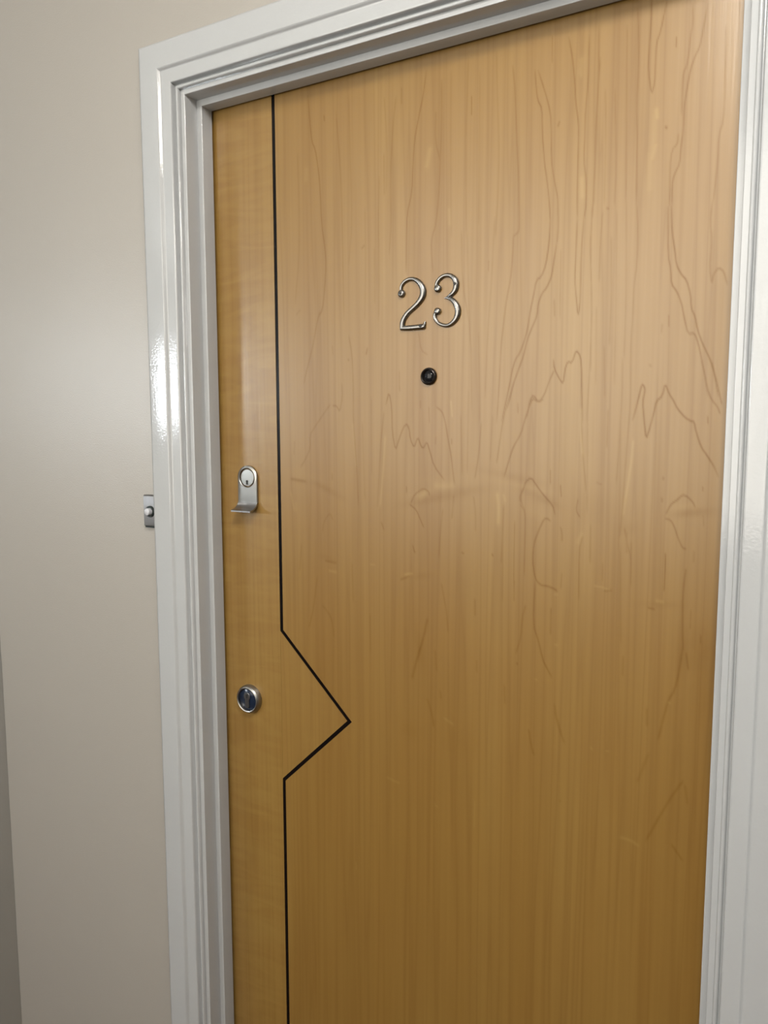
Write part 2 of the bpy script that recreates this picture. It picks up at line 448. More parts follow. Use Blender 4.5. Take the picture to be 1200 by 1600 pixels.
tr(700, 340, 5, [
 (0.6, 1.3, [(510,135),(505,300),(490,480),(460,620),(430,860),(415,1000),(400,1300),(380,1600)]),
 (0.85, 1.3, [(800,0),(790,200),(765,370),(730,460),(690,490),(670,600),(645,720),(620,880),(595,970),(560,1060),(525,1110),(500,1200),(480,1310),(450,1450),(420,1590)]),
 (0.85, 1.3, [(850,200),(830,320),(810,460),(770,550),(735,590),(705,670),(695,770),(660,850),(620,950),(590,1080),(550,1190),(510,1300),(480,1430),(455,1500)]),
 (0.75, 1.2, [(1010,0),(1000,280),(990,480),(1000,600),(1015,770),(1030,690),(1035,560),(1040,300),(1060,0)]),
 (0.55, 1.2, [(1125,0),(1110,200),(1120,500),(1125,700),(1115,1000),(1100,1300),(1085,1600)]),
 (0.95, 1.2, [(825,1110),(830,1180),(870,1260),(900,1300),(915,1180),(935,1125),(970,1135),(1000,1035),(1035,1080),(1045,1200),(1045,1400),(1050,1590)]),
 (0.85, 1.2, [(830,1190),(790,1280),(750,1390),(710,1445),(665,1385),(640,1430),(620,1540),(605,1570)]),
 (0.55, 1.1, [(830,640),(832,770)]), (0.45, 1.1, [(880,250),(875,790)]),
 (0.35, 1.3, [(105,100),(110,500),(180,900),(185,1500)]), (0.35, 1.3, [(150,100),(160,600),(175,1000)]), (0.35, 1.4, [(365,0),(340,500),(310,900),(290,1400)]),
 (0.35, 1.2, [(320,330),(315,420)]), (0.3, 1.4, [(240,900),(250,1600)]), (0.5, 1.0, [(545,1450),(545,1530)])])
tr(780, 620, 5, [
 (0.8, 1.3, [(345,20),(305,40),(260,10),(230,90),(200,180),(170,290),(110,390),(75,500),(40,620)]),
 (0.75, 1.3, [(165,820),(160,780),(190,720),(205,665),(250,630),(290,690),(340,760),(420,850),(435,920)]),
 (0.5, 1.3, [(165,840),(200,900),(205,1000),(200,1200),(195,1400)]),
 (0.75, 1.4, [(400,970),(375,950),(350,955),(310,1040),(270,1150),(260,1280),(280,1420),(320,1470),(380,1480),(430,1500),(455,1520)]),
 (0.6, 1.1, [(478,690),(485,780)]), (0.55, 1.2, [(615,800),(600,890),(630,940)]), (0.6, 1.3, [(478,1015),(490,1060),(490,1130)]),
 (0.6, 1.0, [(122,970),(115,1300),(115,1590)]), (0.45, 1.3, [(640,100),(650,400),(680,750)]), (0.35, 1.4, [(690,50),(690,600),(685,900)]),
 (0.4, 1.2, [(850,100),(840,400)]), (0.3, 1.4, [(950,100),(940,800),(930,1200)]), (0.4, 1.4, [(1020,100),(990,500),(960,900),(940,1100)]),
 (0.45, 1.5, [(650,1090),(625,1200),(620,1590)]), (0.4, 1.4, [(715,1000),(710,1300)]), (0.5, 1.2, [(400,570),(400,680)]),
 (0.4, 1.5, [(980,1030),(1000,1150),(1030,1250),(1030,1400)]), (0.3, 1.3, [(810,1300),(805,1440)]), (0.4, 1.2, [(490,1380),(480,1500)]),
 (0.35, 1.2, [(760,670),(800,685)]), (0.45, 1.6, [(820,1518),(880,1512)]), (0.35, 1.3, [(30,850),(25,1600)])])
tr(920, 0, 5, [
 (0.55, 1.3, [(385,70),(390,300),(390,550),(375,800),(378,1100),(370,1600)]),
 (0.75, 1.2, [(490,0),(490,150),(470,400),(465,550),(490,740),(515,650),(522,480),(530,330),(560,250),(610,10)]),
 (0.6, 1.3, [(810,30),(815,180),(795,280),(785,400),(765,520),(740,560),(730,700),(725,900)]),
 (0.75, 1.3, [(930,30),(890,250),(865,370),(830,440),(795,540),(770,680),(745,830),(740,1000),(720,1150),(710,1280),(665,1370),(650,1450),(650,1600)]),
 (0.6, 1.2, [(700,1040),(695,1120),(650,1170),(635,1300),(630,1600)]),
 (0.55, 1.3, [(1070,200),(1065,400),(1065,700),(1050,950),(1015,1060),(1005,1300),(970,1590)]),
 (0.45, 1.3, [(80,200),(75,600),(60,1000),(45,1400),(40,1600)]), (0.4, 1.3, [(300,200),(295,800),(290,1600)]), (0.35, 1.3, [(130,700),(135,1000),(120,1600)]),
 (0.35, 1.3, [(205,700),(215,1300),(200,1600)]), (0.7, 1.1, [(685,290),(682,370)]), (0.9, 1.6, [(600,992),(609,998)])])
tr(920, 300, 5, [
 (0.5, 1.3, [(375,100),(385,300),(378,550),(350,750),(345,950),(330,1150),(325,1500)]),
 (0.9, 1.3, [(645,100),(650,300),(670,440),(685,570),(720,640),(765,690),(795,800),(800,910),(830,970),(850,1080),(890,1190),(950,1310),(985,1430),(1010,1590)]),
 (0.8, 1.3, [(620,120),(620,500),(640,600),(645,720),(690,780),(725,870),(745,980),(775,1110),(825,1100),(855,1180),(880,1300),(910,1450),(930,1590)]),
 (0.6, 1.4, [(965,60),(950,250),(960,370),(945,600),(960,720),(975,640),(1015,590),(1055,620),(1080,720)]),
 (0.55, 1.2, [(625,960),(625,1050)]), (0.45, 1.2, [(575,1030),(568,1100)]), (0.45, 1.2, [(25,100),(15,500),(20,900),(15,1400)]), (0.4, 1.2, [(175,350),(175,800),(160,1200)]),
 (0.4, 1.3, [(110,150),(90,400),(80,700)]), (0.35, 1.3, [(295,50),(292,800),(275,1300)]), (0.5, 1.4, [(140,125),(155,130)]), (0.3, 1.3, [(220,150),(215,700),(200,1500)]),
 (0.3, 1.3, [(60,900),(55,1500)]), (0.3, 1.3, [(120,1200),(125,1600)]), (0.4, 1.6, [(475,1350),(485,1360)])])
tr(960, 560, 6.667, [
 (0.9, 1.4, [(190,640),(215,560),(250,420),(285,270),(310,290),(320,330),(295,450),(310,650),(330,840),(365,740),(410,570),(435,450),(500,390),(530,260),(570,370),(610,430),(660,530),(740,620),(800,655),(830,660),(850,760),(900,920),(970,1020),(1040,1130),(1080,1230)]),
 (0.7, 1.3, [(900,0),(940,150),(970,320),(1010,430),(1080,510),(1100,580)]), (0.7, 1.3, [(1010,20),(1050,180),(1085,330),(1120,480)]),
 (0.4, 1.3, [(85,0),(80,400),(60,700),(45,1000),(20,1300)]), (0.4, 1.3, [(165,0),(170,400),(150,700)]),
 (0.8, 1.3, [(540,1620),(560,1570),(600,1510),(660,1470),(710,1420),(760,1440),(820,1500),(840,1550)]), (0.7, 1.0, [(970,600),(975,680)]), (0.6, 1.1, [(922,1340),(922,1380)]), (0.5, 1.6, [(510,1240),(508,1260)]), (0.5, 1.6, [(495,1460),(497,1490)])])
tr(960, 780, 6.667, [
 (0.7, 1.3, [(530,200),(590,220),(630,300),(660,400),(710,510),(745,520)]), (0.85, 1.0, [(530,560),(530,750),(515,960)]), (0.65, 1.6, [(745,730),(735,800),(712,1000),(710,1400),(715,1590)]),
 (0.4, 1.1, [(800,1150),(790,1350)]), (0.6, 1.2, [(900,1420),(898,1500)]), (0.4, 1.1, [(925,160),(930,280)]), (0.45, 1.1, [(830,540),(825,660)]), (0.55, 1.4, [(350,1130),(420,1150)]),
 (0.35, 1.6, [(130,340),(130,560)]), (0.3, 1.6, [(175,440),(170,900)]), (0.3, 1.7, [(60,500),(65,1500)])])
tr(600, 600, 5, [
 (0.65, 1.3, [(410,180),(455,215),(480,300),(500,430),(525,560),(540,700),(550,780)]),
 (0.85, 1.3, [(195,330),(205,430),(235,500),(265,410),(290,490),(310,500),(335,450),(360,530),(390,640),(470,750)]),
 (0.75, 1.3, [(15,160),(40,60),(60,180),(65,380),(90,520),(115,440),(150,340),(180,310),(195,360)]),
 (0.55, 1.3, [(1010,20),(960,150),(930,280),(900,480),(880,620)]), (0.5, 1.4, [(760,300),(740,560),(710,740)]),
 (0.75, 1.3, [(210,930),(240,860),(310,815),(350,840),(355,870)]), (0.7, 1.3, [(200,940),(250,980),(285,1060),(310,1120)]), (0.75, 1.2, [(225,1260),(240,1320)]),
 (0.4, 1.5, [(545,870),(530,1050)]), (0.4, 1.4, [(460,980),(440,1150),(430,1350)]), (0.4, 1.4, [(700,880),(715,1000),(715,1150)]), (0.45, 1.4, [(935,950),(925,1200),(915,1400)]),
 (0.5, 1.3, [(1075,830),(1070,920),(1105,1000),(1105,1200)]), (0.85, 1.3, [(845,1330),(850,1342)]), (0.6, 1.4, [(605,1315),(625,1325)]), (0.35, 1.3, [(600,250),(610,700)]), (0.35, 1.3, [(660,50),(650,700)]),
 (0.3, 1.3, [(850,250),(830,600)]), (0.55, 1.0, [(285,130),(285,190)]), (0.5, 1.0, [(405,410),(402,470)]), (0.5, 1.2, [(120,0),(125,60)]), (0.55, 1.1, [(528,430),(528,470)]), (0.6, 1.2, [(175,810),(178,840)]), (0.5, 1.4, [(130,1525),(200,1500)]),
 (0.45, 1.1, [(350,180),(355,300)]), (0.45, 1.0, [(1048,180),(1046,230)])])
tr(430, 480, 5, [
 (0.5, 1.3, [(430,760),(380,830),(320,920),(270,1000),(275,1100),(240,1180),(200,1250)]), (0.55, 1.3, [(450,770),(480,770),(505,820),(525,700),(520,600)]),
 (0.6, 1.3, [(350,30),(320,150),(300,280),(270,400),(240,520),(225,600)]), (0.5, 1.4, [(575,220),(600,370),(610,600),(610,900),(625,1100),(640,1300),(650,1550)]),
 (0.7, 1.4, [(720,320),(710,370)]), (0.4, 1.1, [(152,1050),(147,1150)]), (0.55, 1.0, [(970,500),(970,650)]), (0.6, 1.5, [(570,410),(575,412)]), (0.35, 1.2, [(445,300),(450,370)]),
 (0.5, 2.0, [(120,1340),(240,1362)]), (0.4, 1.4, [(850,820),(820,1100),(800,1560)]), (0.5, 1.1, [(445,1300),(445,1350)]), (0.6, 1.0, [(1025,1400),(1025,1450)]), (0.3, 1.5, [(680,900),(700,1500)]), (0.3, 1.4, [(750,700),(755,1300)]),
 (0.4, 1.2, [(1120,200),(1140,340),(1190,370)]), (0.35, 1.4, [(165,60),(195,20)])])
tr(430, 780, 5, [
 (0.4, 1.3, [(370,260),(375,190),(400,140),(430,110),(450,160)]), (0.5, 1.6, [(830,180),(850,240)]), (0.7, 1.1, [(1080,380),(1095,420)]), (0.4, 1.8, [(330,600),(300,850),(265,1000)]),
 (0.35, 2.0, [(370,830),(440,920),(460,1080)]), (0.5, 1.8, [(390,480),(480,500)]), (0.35, 1.6, [(1140,1150),(1100,1280)]), (0.35, 1.8, [(205,350),(190,560)]), (0.3, 1.8, [(600,500),(610,800)]), (0.3, 1.8, [(740,900),(745,1200)]), (0.5, 1.6, [(980,628),(1030,612)])])
tr(640, 900, 5, [
 (0.6, 2.6, [(140,330),(110,480),(60,640),(20,800)]), (0.4, 1.6, [(250,60),(270,180),(290,280),(300,440)]), (0.4, 2.4, [(140,960),(180,1100),(190,1180)]), (0.6, 1.7, [(980,40),(965,380),(1010,520),(1030,610),(1050,680),(1110,790)]),
 (0.45, 1.8, [(905,230),(880,320),(870,480),(830,600)]), (0.45, 1.5, [(1105,250),(1100,460)]), (0.45, 1.9, [(1130,1000),(1150,1120),(1190,1250)]), (0.45, 1.9, [(930,1200),(950,1320),(970,1400)]),
 (0.55, 1.0, [(818,30),(815,200)]), (0.4, 1.2, [(525,660),(525,750)]), (0.6, 1.6, [(838,680),(842,690)]), (0.4, 2.2, [(240,900),(245,960)]), (0.4, 1.8, [(510,180),(512,310)]), (0.35, 2.0, [(200,580),(210,740)]), (0.35, 2.0, [(740,850),(745,1000)])])
tr(860, 920, 4.573, [
 (0.45, 1.9, [(30,870),(60,1000),(100,1100)]), (0.55, 2.0, [(950,380),(925,560),(890,720),(840,800),(800,950),(770,1080)]), (0.5, 1.8, [(970,460),(985,580)]), (0.35, 2.2, [(690,850),(690,980)]),
 (0.3, 2.0, [(520,480),(515,620)]), (0.35, 2.4, [(700,1180),(620,1380)]), (0.3, 2.2, [(960,1400),(980,1540)])])
tr(760, 1200, 3.53, [(0.45, 2.2, [(1085,70),(1040,130),(970,240),(880,400)]), (0.4, 2.0, [(1020,420),(1080,510)]), (0.4, 1.4, [(405,180),(406,186)])])
FLK = []  # pale streaks and ridge flecks
def fk(ox, oy, s, lines):
    for st, w, pts in lines:
        FLK.append(([(ox + x / s, oy + y / s) for x, y in pts], st, w))
fk(960, 560, 6.667, [(0.7, 1.6, [(195,850),(180,1050),(150,1250),(115,1480)])])
fk(780, 620, 5, [(0.6, 1.7, [(635,90),(632,250),(650,450)]), (0.45, 3.0, [(650,1060),(610,1150)]), (0.6, 1.0, [(740,1475),(800,1487),(860,1508)]), (0.45, 2.0, [(990,780),(970,920)]), (0.6, 1.0, [(430,1545),(460,1545)])])
fk(600, 600, 5, [(0.75, 2.6, [(885,850),(895,960),(892,1100)]), (0.7, 1.2, [(522,130),(533,260)]), (0.5, 2.0, [(935,860),(945,920)]), (0.7, 1.2, [(165,1490),(225,1480)]), (0.4, 4.0, [(390,790),(480,800),(540,790)]), (0.5, 4.0, [(270,890),(330,850)])])
fk(430, 480, 5, [(0.6, 1.7, [(860,1000),(842,1300),(820,1560)]), (0.5, 1.6, [(120,1440),(150,1590)]), (0.4, 1.8, [(605,900),(615,1050),(630,1250)])])
fk(430, 780, 5, [(0.6, 1.4, [(1010,590),(1060,580)]), (0.55, 1.6, [(420,560),(480,570)]), (0.5, 1.0, [(740,510),(780,512)]), (0.4, 1.6, [(160,20),(165,100)])])
fk(640, 900, 5, [(0.5, 1.6, [(270,1110),(340,1160)]), (0.5, 1.2, [(980,805),(1000,812)]), (0.4, 1.0, [(1140,530),(1160,540)])])
fk(860, 920, 4.573, [(0.6, 1.6, [(750,85),(810,95)]), (0.6, 1.3, [(285,1130),(300,1150)]), (0.6, 1.1, [(395,1160),(420,1160)]), (0.6, 1.1, [(840,812),(860,815)]), (0.5, 1.3, [(30,400),(55,402)])])
fk(440, 1200, 3.53, [(0.5, 1.4, [(580,50),(650,85)]), (0.4, 1.3, [(1065,180),(1062,330)]), (0.5, 1.2, [(410,520),(412,560)]), (0.5, 1.2, [(845,200),(860,215)])])
fk(760, 1200, 3.53, [(0.6, 1.6, [(735,380),(800,400),(840,430)])])
fk(920, 0, 5, [(0.7, 3.0, [(525,850),(530,930)]), (0.6, 3.0, [(520,1120),(490,1250)]), (0.3, 5.0, [(480,1180),(470,1500)])])
fk(700, 50, 5, [(0.45, 4.0, [(1045,200),(1035,330)]), (0.5, 3.5, [(1045,1130),(1050,1300)])])
fk(420, 100, 4, [(0.5, 4.0, [(1010,520),(985,650)]), (0.35, 4.0, [(235,650),(232,730)]), (0.4, 2.5, [(1125,900),(1130,1010)])])
fk(800, 100, 3, [(0.5, 2.4, [(320,20),(325,60)]), (0.45, 3.5, [(670,230),(660,430)])])
# broad soft figure: (centre px, centre py, half width mm x, half height mm z, tilt deg, strength)
BLOB = [(668, 782, 40, 6, 12, 0.45), (735, 766, 32, 7, 8, 0.4), (800, 745, 45, 6, -10, 0.4), (838, 775, 26, 7, -22, 0.4), (500, 758, 22, 5, -22, 0.45), (520, 770, 25, 6, -24, 0.35),
        (700, 775, 40, 9, 5, 0.3), (1092, 800, 22, 6, 4, 0.45), (1070, 803, 18, 5, 10, 0.4), (470, 752, 20, 4, -5, 0.35), (860, 785, 14, 5, -25, 0.35),
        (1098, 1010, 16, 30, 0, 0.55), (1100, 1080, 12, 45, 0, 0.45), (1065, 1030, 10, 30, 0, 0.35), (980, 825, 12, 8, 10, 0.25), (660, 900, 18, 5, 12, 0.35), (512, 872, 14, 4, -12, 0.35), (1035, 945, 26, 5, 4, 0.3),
        (925, 790, 30, 26, 0, 0.22), (655, 1010, 8, 40, 12, 0.4), (640, 1140, 16, 14, 0, 0.28), (720, 1160, 30, 20, 0, 0.2), (735, 900, 40, 30, 0, 0.15)]
LBLOB = [(665, 768, 26, 5, 14, 0.35), (1068, 792, 16, 5, 12, 0.4), (700, 750, 50, 9, 5, 0.25), (820, 760, 36, 4, -10, 0.3), (480, 745, 30, 8, -15, 0.25), (835, 800, 24, 10, -15, 0.3)]

def chaikin(p):
    out = [p[0]]
    for a, b in zip(p[:-1], p[1:]):
        out.append((a[0] * 0.78 + b[0] * 0.22, a[1] * 0.78 + b[1] * 0.22))
        out.append((a[0] * 0.22 + b[0] * 0.78, a[1] * 0.22 + b[1] * 0.78))
    return out + [p[-1]]

def path_x(path, z):
    for (x0, z0), (x1, z1) in zip(path[:-1], path[1:]):
        if z1 - 1e-9 <= z <= z0 + 1e-9:
            t = (z0 - z) / (z0 - z1) if z0 != z1 else 0
            return x0 + (x1 - x0) * t
    return path[-1][0]

def door_panel():
    zs = list(np.linspace(DZ1, 0.40, 800)) + list(np.linspace(0.39, DZ0, 12))
    zs += [p[1] for p in R_PATH[1:-1]]
    zs = np.array(sorted(zs, reverse=True))
    nc = 520
    xl = np.array([path_x(R_PATH, z) for z in zs])
    u = np.linspace(0, 1, nc)
    X = xl[:, None] + (DX1 - xl)[:, None] * u[None, :]
    Z = np.repeat(zs[:, None], nc, 1)
    grain = np.zeros_like(X); fleck = np.zeros_like(X)
    def stamp(arr, px_pts, st, w_mm, seg_taper=True):
        pts = [(p[0], p[2]) for p in (onY(x, y, Y_DOOR) for x, y in chaikin(px_pts))]
        w = w_mm * 0.001
        n = len(pts) - 1
        for i in range(n):
            (ax, az), (bx, bz) = pts[i], pts[i + 1]
            r0 = np.searchsorted(-zs, -(max(az, bz) + 3 * w)); r1 = np.searchsorted(-zs, -(min(az, bz) - 3 * w))
            if r1 <= r0: continue
            sx, sz = X[r0:r1], Z[r0:r1]
            dx, dz = bx - ax, bz - az; L2 = dx * dx + dz * dz + 1e-12
            t = np.clip(((sx - ax) * dx + (sz - az) * dz) / L2, 0, 1)
            # rings are drawn out along the grain: distance counts less vertically at the ends
            d2 = (sx - ax - t * dx) ** 2 + ((sz - az - t * dz) * 0.7) ** 2
            end = 1.0
            s = (i + t) / n
            end = np.clip(np.minimum(s, 1 - s) * 8 + 0.35, 0, 1)
            v = st * end * np.exp(-d2 / (w * w))
            arr[r0:r1] = np.maximum(arr[r0:r1], v)
    for p, st, w in TR: stamp(grain, p, st, w * 0.80)
    for p, st, w in FLK: stamp(fleck, p, st, w * 1.0)
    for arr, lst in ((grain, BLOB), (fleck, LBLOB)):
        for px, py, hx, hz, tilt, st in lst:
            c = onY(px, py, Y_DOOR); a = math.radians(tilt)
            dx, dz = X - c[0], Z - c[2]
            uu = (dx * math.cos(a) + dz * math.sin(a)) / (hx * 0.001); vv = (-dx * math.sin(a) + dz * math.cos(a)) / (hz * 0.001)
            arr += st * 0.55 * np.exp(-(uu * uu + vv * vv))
    nr = len(zs)
    V = np.stack([X, np.full_like(X, Y_DOOR), Z], -1).reshape(-1, 3)
    idx = np.arange(nr * nc).reshape(nr, nc)
    quads = np.stack([idx[:-1, :-1], idx[1:, :-1], idx[1:, 1:], idx[:-1, 1:]], -1).reshape(-1, 4)
    # edges and back
    loop = list(idx[0, :]) + list(idx[1:, -1]) + list(idx[-1, -2::-1]) + list(idx[-2:0:-1, 0])
    nb = len(V)
    Vb = V[loop].copy(); Vb[:, 1] += DT
    V = np.concatenate([V, Vb])
    m = len(loop)
    side = [(loop[i], loop[(i + 1) % m], nb + (i + 1) % m, nb + i) for i in range(m)]
    off = np.array(door.location)
    me = bpy.data.meshes.new('door_panel')
    me.from_pydata((V - off).tolist(), [], quads.tolist() + side + [tuple(nb + i for i in range(m))][::-1])
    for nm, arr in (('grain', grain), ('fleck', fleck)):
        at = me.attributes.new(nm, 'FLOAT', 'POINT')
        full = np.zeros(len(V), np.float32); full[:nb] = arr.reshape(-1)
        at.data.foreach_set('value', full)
    me.materials.append(M_MAPLE)
    me.validate()
    o = link(bpy.data.objects.new('door_panel', me), door)
    o['label'] = 'wide maple veneer panel with cathedral grain'
    return o
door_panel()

SEAM = 0.0004
stile_out = [(DX0, DZ1), (L_PATH[0][0], DZ1), (L_PATH[1][0], L_PATH[1][1] - 0.0), (L_PATH[1][0], L_PATH[3][1]), (L_PATH[4][0], DZ0), (DX0, DZ0)]
o = mesh_obj('lock_stile', *plate_y(stile_out, Y_DOOR, Y_DOOR + DT), M_STILE, door); o['label'] = 'narrow figured maple strip carrying the locks'
chev = [(L_PATH[1][0] + SEAM, L_PATH[1][1] - SEAM), (L_PATH[2][0], L_PATH[2][1]), (L_PATH[3][0] + SEAM, L_PATH[3][1] + SEAM)]
o = mesh_obj('chevron_inset', *plate_y(chev, Y_DOOR, Y_DOOR + DT), M_CHEV, door); o['label'] = 'triangular maple inset behind the black line'
V, Fc = [], []
for (lx, lz), (rx, rz) in zip(L_PATH, R_PATH):
    V += [(lx, Y_DOOR + 0.0006, lz), (rx, Y_DOOR + 0.0006, rz), (lx, Y_DOOR + DT, lz), (rx, Y_DOOR + DT, rz)]
for i in range(4):
    a, b = 4 * i, 4 * (i + 1)
    Fc += [(a, b, b + 1, a + 1), (a + 2, a + 3, b + 3, b + 2), (a, a + 2, b + 2, b), (a + 1, b + 1, b + 3, a + 3)]
Fc += [(0, 1, 3, 2), (16, 18, 19, 17)]
o = mesh_obj('inlay_line', V, Fc, M_INLAY, door); o['label'] = 'thin black inlay line with a chevron kink'

# ------------------------------------------------------------------ cylinder pull (night latch) on the stile
def stadium_top(cx, zc, r, zb, n=20):
    return [(cx + r, zb)] + [(cx + r * math.cos(a), zc + r * math.sin(a)) for a in [math.pi * i / n for i in range(n + 1)]] + [(cx - r, zb)]
pc = onY(385.6, 746.5, Y_DOOR - 0.005)
pull = empty('cylinder_pull', (0, 0, 0)); pull.parent = door
PX, PZ = pc[0], pc[2]
pull.location = (PX - door.location.x, 0.0, PZ - door.location.z)
pull['label'] = 'satin chrome latch pull with a lipped grip'
r_pl = 0.0215
zb = PZ - 0.044
yf = Y_DOOR - 0.0045
# face plate with a ring hole filled by the barrel: dished plate + curled lip
inner = 0.0165
def plate_ring():
    n = 48
    out = []
    for k in range(n):
        a = 2 * math.pi * k / n
        c, s = math.cos(a), math.sin(a)
        if s >= 0: p = (PX + r_pl * c, PZ + r_pl * s)
        else:
            t = min(r_pl / max(abs(c), 1e-6), (PZ - zb) / max(-s, 1e-6)); p = (PX + t * c, PZ + t * s)
        out.append(p)
    # make sure the two bottom corners are there
    for tx in (PX + r_pl, PX - r_pl):
        k = min(range(n), key=lambda i: (out[i][0] - tx) ** 2 + (out[i][1] - zb) ** 2); out[k] = (tx, zb)
    rings = []
    rings.append([(x, Y_DOOR, z) for x, z in out])
    rings.append([(x, yf + 0.0010, z) for x, z in out])
    def inset(d):
        res = []
        for x, z in out:
            L = math.hypot(x - PX, z - PZ)
            if z >= PZ: f = (L - d) / L; res.append((PX + (x - PX) * f, PZ + (z - PZ) * f))
            else:
                nx = x - math.copysign(min(d, abs(x - PX)), x - PX) * min(1, abs(x - PX) / r_pl * 1.0)
                res.append((nx, z))
        return res
    rings.append([(x, yf, z) for x, z in inset(0.0011)])
    rings.append([(PX + (inner + 0.0012) * math.cos(2 * math.pi * k / n), yf - 0.0006, PZ + (inner + 0.0012) * math.sin(2 * math.pi * k / n)) for k in range(n)])
    rings.append([(PX + inner * math.cos(2 * math.pi * k / n), yf + 0.0004, PZ + inner * math.sin(2 * math.pi * k / n)) for k in range(n)])
    rings.append([(PX + inner * math.cos(2 * math.pi * k / n), Y_DOOR - 0.0005, PZ + inner * math.sin(2 * math.pi * k / n)) for k in range(n)])
    return loft(rings, True, False)
mesh_obj('face_plate', *plate_ring(), M_STEEL, pull, True, 30)
# lip: side profile swept across the width
prof = []
for i in range(9):
    t = i / 8
    ang = math.radians(90 - 62 * t)
    prof.append((yf - 0.0178 * (1 - math.cos(t * math.pi / 2)) ** 0.8, zb + 0.001 - 0.0125 * math.sin(t * math.pi / 2)))
prof_top = prof
lip_pts = prof_top + [(prof[-1][0] - 0.0016, prof[-1][1] - 0.0012), (prof[-1][0] - 0.0016, prof[-1][1] - 0.0036), (prof[-1][0] + 0.0004, prof[-1][1] - 0.0040)]
lip_pts += [(y + 0.0012, z - 0.0026) for y, z in reversed(prof_top[:-1])]
mesh_obj('pull_lip', *loft([[(x, y, z) for y, z in lip_pts] for x in (PX - r_pl, PX + r_pl)]), M_LIP, pull, True, 40)
yb = yf + 0.0006
mesh_obj('lock_barrel', *lathe_y(PX, PZ, [(0.0148, Y_DOOR), (0.0148, yb + 0.0004), (0.0142, yb), (0.0001, yb - 0.0002)], 40), M_STEEL, pull, True, 30)
kx, kz = PX - 0.0004, PZ - 0.0080
keyhole = [(kx + 0.0022 * math.cos(a), kz + 0.0012 + 0.0026 * math.sin(a)) for a in [2 * math.pi * i / 12 for i in range(12)]]
mesh_obj('keyhole', *merge(plate_y(keyhole, yb - 0.0006, yb + 0.001), plate_y([(kx - 0.0026, kz - 0.0042), (kx + 0.0026, kz - 0.0042), (kx + 0.0012, kz), (kx - 0.0012, kz)], yb - 0.0006, yb + 0.001)), M_HOLE, pull)

# ------------------------------------------------------------------ deadlock escutcheon
dc = onY(386.0, 1093.5, Y_DOOR - 0.010)
DXc, DZc = dc[0], dc[2]
dead = empty('deadlock', (0, 0, 0)); dead.parent = door
dead.location = (DXc - door.location.x, 0, DZc)
dead['label'] = 'round deadlock with silver rim and dark blue face'
yo = Y_DOOR
mesh_obj('rim', *lathe_y(DXc, DZc, [(0.0262, yo), (0.0262, yo - 0.0035), (0.0252, yo - 0.0075), (0.0236, yo - 0.0105), (0.0220, yo - 0.0114), (0.0206, yo - 0.0108), (0.0200, yo - 0.0085), (0.0198, yo - 0.004)], 56), M_STEEL, dead, True, 50)
mesh_obj('dark_face', *lathe_y(DXc, DZc, [(0.0199, yo - 0.0005), (0.0199, yo - 0.0066), (0.0185, yo - 0.0078), (0.0001, yo - 0.0084)], 48), M_BLUEBLACK, dead, True, 40)
# euro profile barrel
eu = [(DXc + 0.0072 * math.cos(a), DZc + 0.0065 + 0.0072 * math.sin(a)) for a in [math.radians(-50 + 280 * i / 24) for i in range(25)]]
eu += [(DXc - 0.0042, DZc - 0.0125), (DXc - 0.0028, DZc - 0.0150), (DXc + 0.0028, DZc - 0.0150), (DXc + 0.0042, DZc - 0.0125)]
o = mesh_obj('profile_barrel', *plate_y(eu, yo - 0.0020, yo - 0.0108), M_CYL, dead); bevel(o, 0.0006)
mesh_obj('keyway', *plate_y([(DXc - 0.0011, DZc + 0.0035), (DXc + 0.0011, DZc + 0.0035), (DXc + 0.0015, DZc + 0.0100), (DXc - 0.0015, DZc + 0.0100)], yo - 0.0100, yo - 0.0112), M_HOLE, dead)

# ------------------------------------------------------------------ door viewer (peephole)
vc = onY(668.8, 588.0, Y_DOOR - 0.004)
VX, VZ = vc[0], vc[2]
view = empty('door_viewer', (0, 0, 0)); view.parent = door
view.location = (VX - door.location.x, 0, VZ)
view['label'] = 'round black peephole viewer'
mesh_obj('bezel', *lathe_y(VX, VZ, [(0.0130, yo), (0.0132, yo - 0.0022), (0.0122, yo - 0.0048), (0.0106, yo - 0.0055), (0.0096, yo - 0.0048), (0.0088, yo - 0.0026), (0.0086, yo - 0.001)], 44), M_DARKMETAL, view, True, 50)
mesh_obj('lens', *lathe_y(VX, VZ, [(0.0086, yo - 0.0006), (0.0078, yo - 0.0022), (0.0060, yo - 0.0034), (0.0035, yo - 0.0041), (0.0001, yo - 0.0043)], 36), M_GLASSBLK, view, True, 60)

